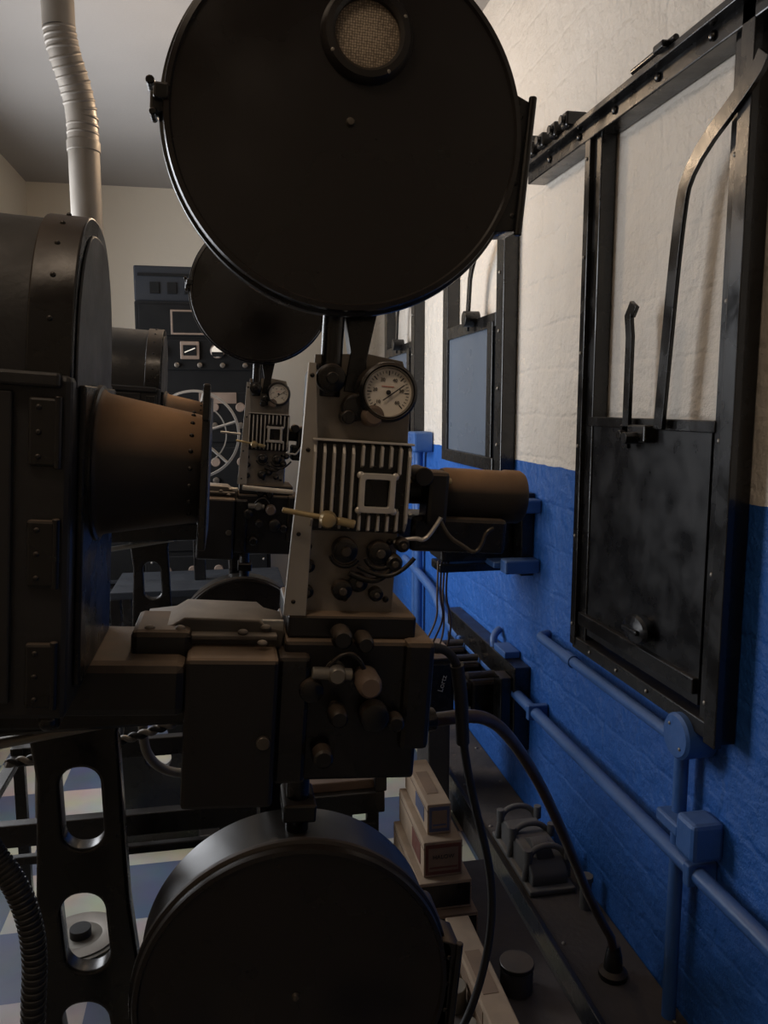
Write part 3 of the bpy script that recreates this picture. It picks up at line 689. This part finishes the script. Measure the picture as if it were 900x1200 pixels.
# hoses at the left
begin('corrugated_hose')
hp=[(-.31,.98,1.10),(-.30,.97,1.03),(-.262,.96,.98),(-.245,.96,.90),(-.255,.96,.80),(-.262,.97,.66),(-.25,.98,.50),(-.25,1.0,.2),(-.25,1.0,.02)]
tube('hose',hp,.013,M_rubber)
for k in range(90):
    f=k/89*(len(hp)-1); i=min(int(f),len(hp)-2)
    if .8<f<6.5:
        t=f-i
        a=(Vector(hp[i-1])+Vector(hp[i]))/2 if t<.5 else (Vector(hp[i])+Vector(hp[i+1]))/2
        m_=Vector(hp[i]) if t<.5 else Vector(hp[i+1])
        b_=(Vector(hp[i])+Vector(hp[i+1]))/2 if t<.5 else (Vector(hp[i+1])+Vector(hp[min(i+2,len(hp)-1)]))/2
        u=t+.5 if t<.5 else t-.5
        p=a*(1-u)**2+m_*2*u*(1-u)+b_*u*u
        d=((m_-a)*(1-u)+(b_-m_)*u).normalized()
        cyl('hose_rib_%d'%k,p-d*.0022,p+d*.0022,.0150,M_rubber,seg=20,bev=.001)
end()
begin('braided_cable')
n=60
for k in range(2):
    tube('strand_%d'%k,[(-.36+.0065*i,1.30+.0045*math.cos(i*1.3+k*math.pi),.985+.0016*i-.02*math.sin(math.pi*i/60)+.0045*math.sin(i*1.3+k*math.pi)) for i in range(n)],.0045,M_galv if k else M_rubber)
end()
begin('armoured_cable')
tube('cable',[(-.14,1.32,1.16),(-.16,1.34,1.0),(-.14,1.36,.93),(-.08,1.38,.90),(.05,1.40,.90)],.008,M_dull)
end()
begin('coiled_hose')
tube('hose',[(-.55,2.2,1.1),(-.5,2.2,.8),(-.52,2.15,.4),(-.5,2.1,.02)],.02,M_dull)
end()

# ---------------------------------------------------------------- lamps
begin('pendant_lamp')
cyl('cord',(.10,3.1,2.72),(.10,3.1,3.05),.004,M_rubber)
lathe('shade',(.10,3.1,0),'Z',[(.02,2.74),(.03,2.72),(.10,2.68),(.101,2.678),(.03,2.715),(.018,2.73)],M_frame,seg=40)
end()
def area(name,loc,rot,sx,sy,e,col):
    l=bpy.data.lights.new(name,'AREA'); l.shape='RECTANGLE'; l.size=sx; l.size_y=sy; l.energy=e; l.color=col
    o=bpy.data.objects.new(name,l); link(o); o.location=loc; o.rotation_euler=rot; return o
def point(name,loc,e,col,r=.05):
    l=bpy.data.lights.new(name,'POINT'); l.energy=e; l.color=col; l.shadow_soft_size=r
    o=bpy.data.objects.new(name,l); link(o); o.location=loc; return o
area('window_daylight',(XL-.35,3.45,1.8),(0,math.radians(-90),0),1.7,2.4,92,(.94,.96,1.0))
point('pendant_bulb',(.10,3.1,2.60),14,(1,.73,.48),.09)
begin('added_fill_fixture')  # invented fixture, out of view, that houses the added fill light
box('housing',(-.85,-.05,3.0),(-.25,.45,3.05),M_frame,.004)
end()
area('added_fill_light',(-.55,.20,2.99),(0,0,0),.5,.4,7.2,(1,.78,.58))  # added warm fill from overhead to brighten machine fronts and tops
w=bpy.data.worlds.new('World'); sc.world=w; w.use_nodes=True
w.node_tree.nodes['Background'].inputs['Color'].default_value=(.75,.85,1,1); w.node_tree.nodes['Background'].inputs['Strength'].default_value=.6

# ---------------------------------------------------------------- camera
cd=bpy.data.cameras.new('camera'); cam=bpy.data.objects.new('camera',cd); link(cam)
cam.location=(0,0,1.55); cam.rotation_euler=(math.radians(82.4),0,math.radians(-11))
cd.sensor_fit='VERTICAL'; cd.sensor_height=36; cd.lens=28.08; cd.clip_start=.02
sc.camera=cam
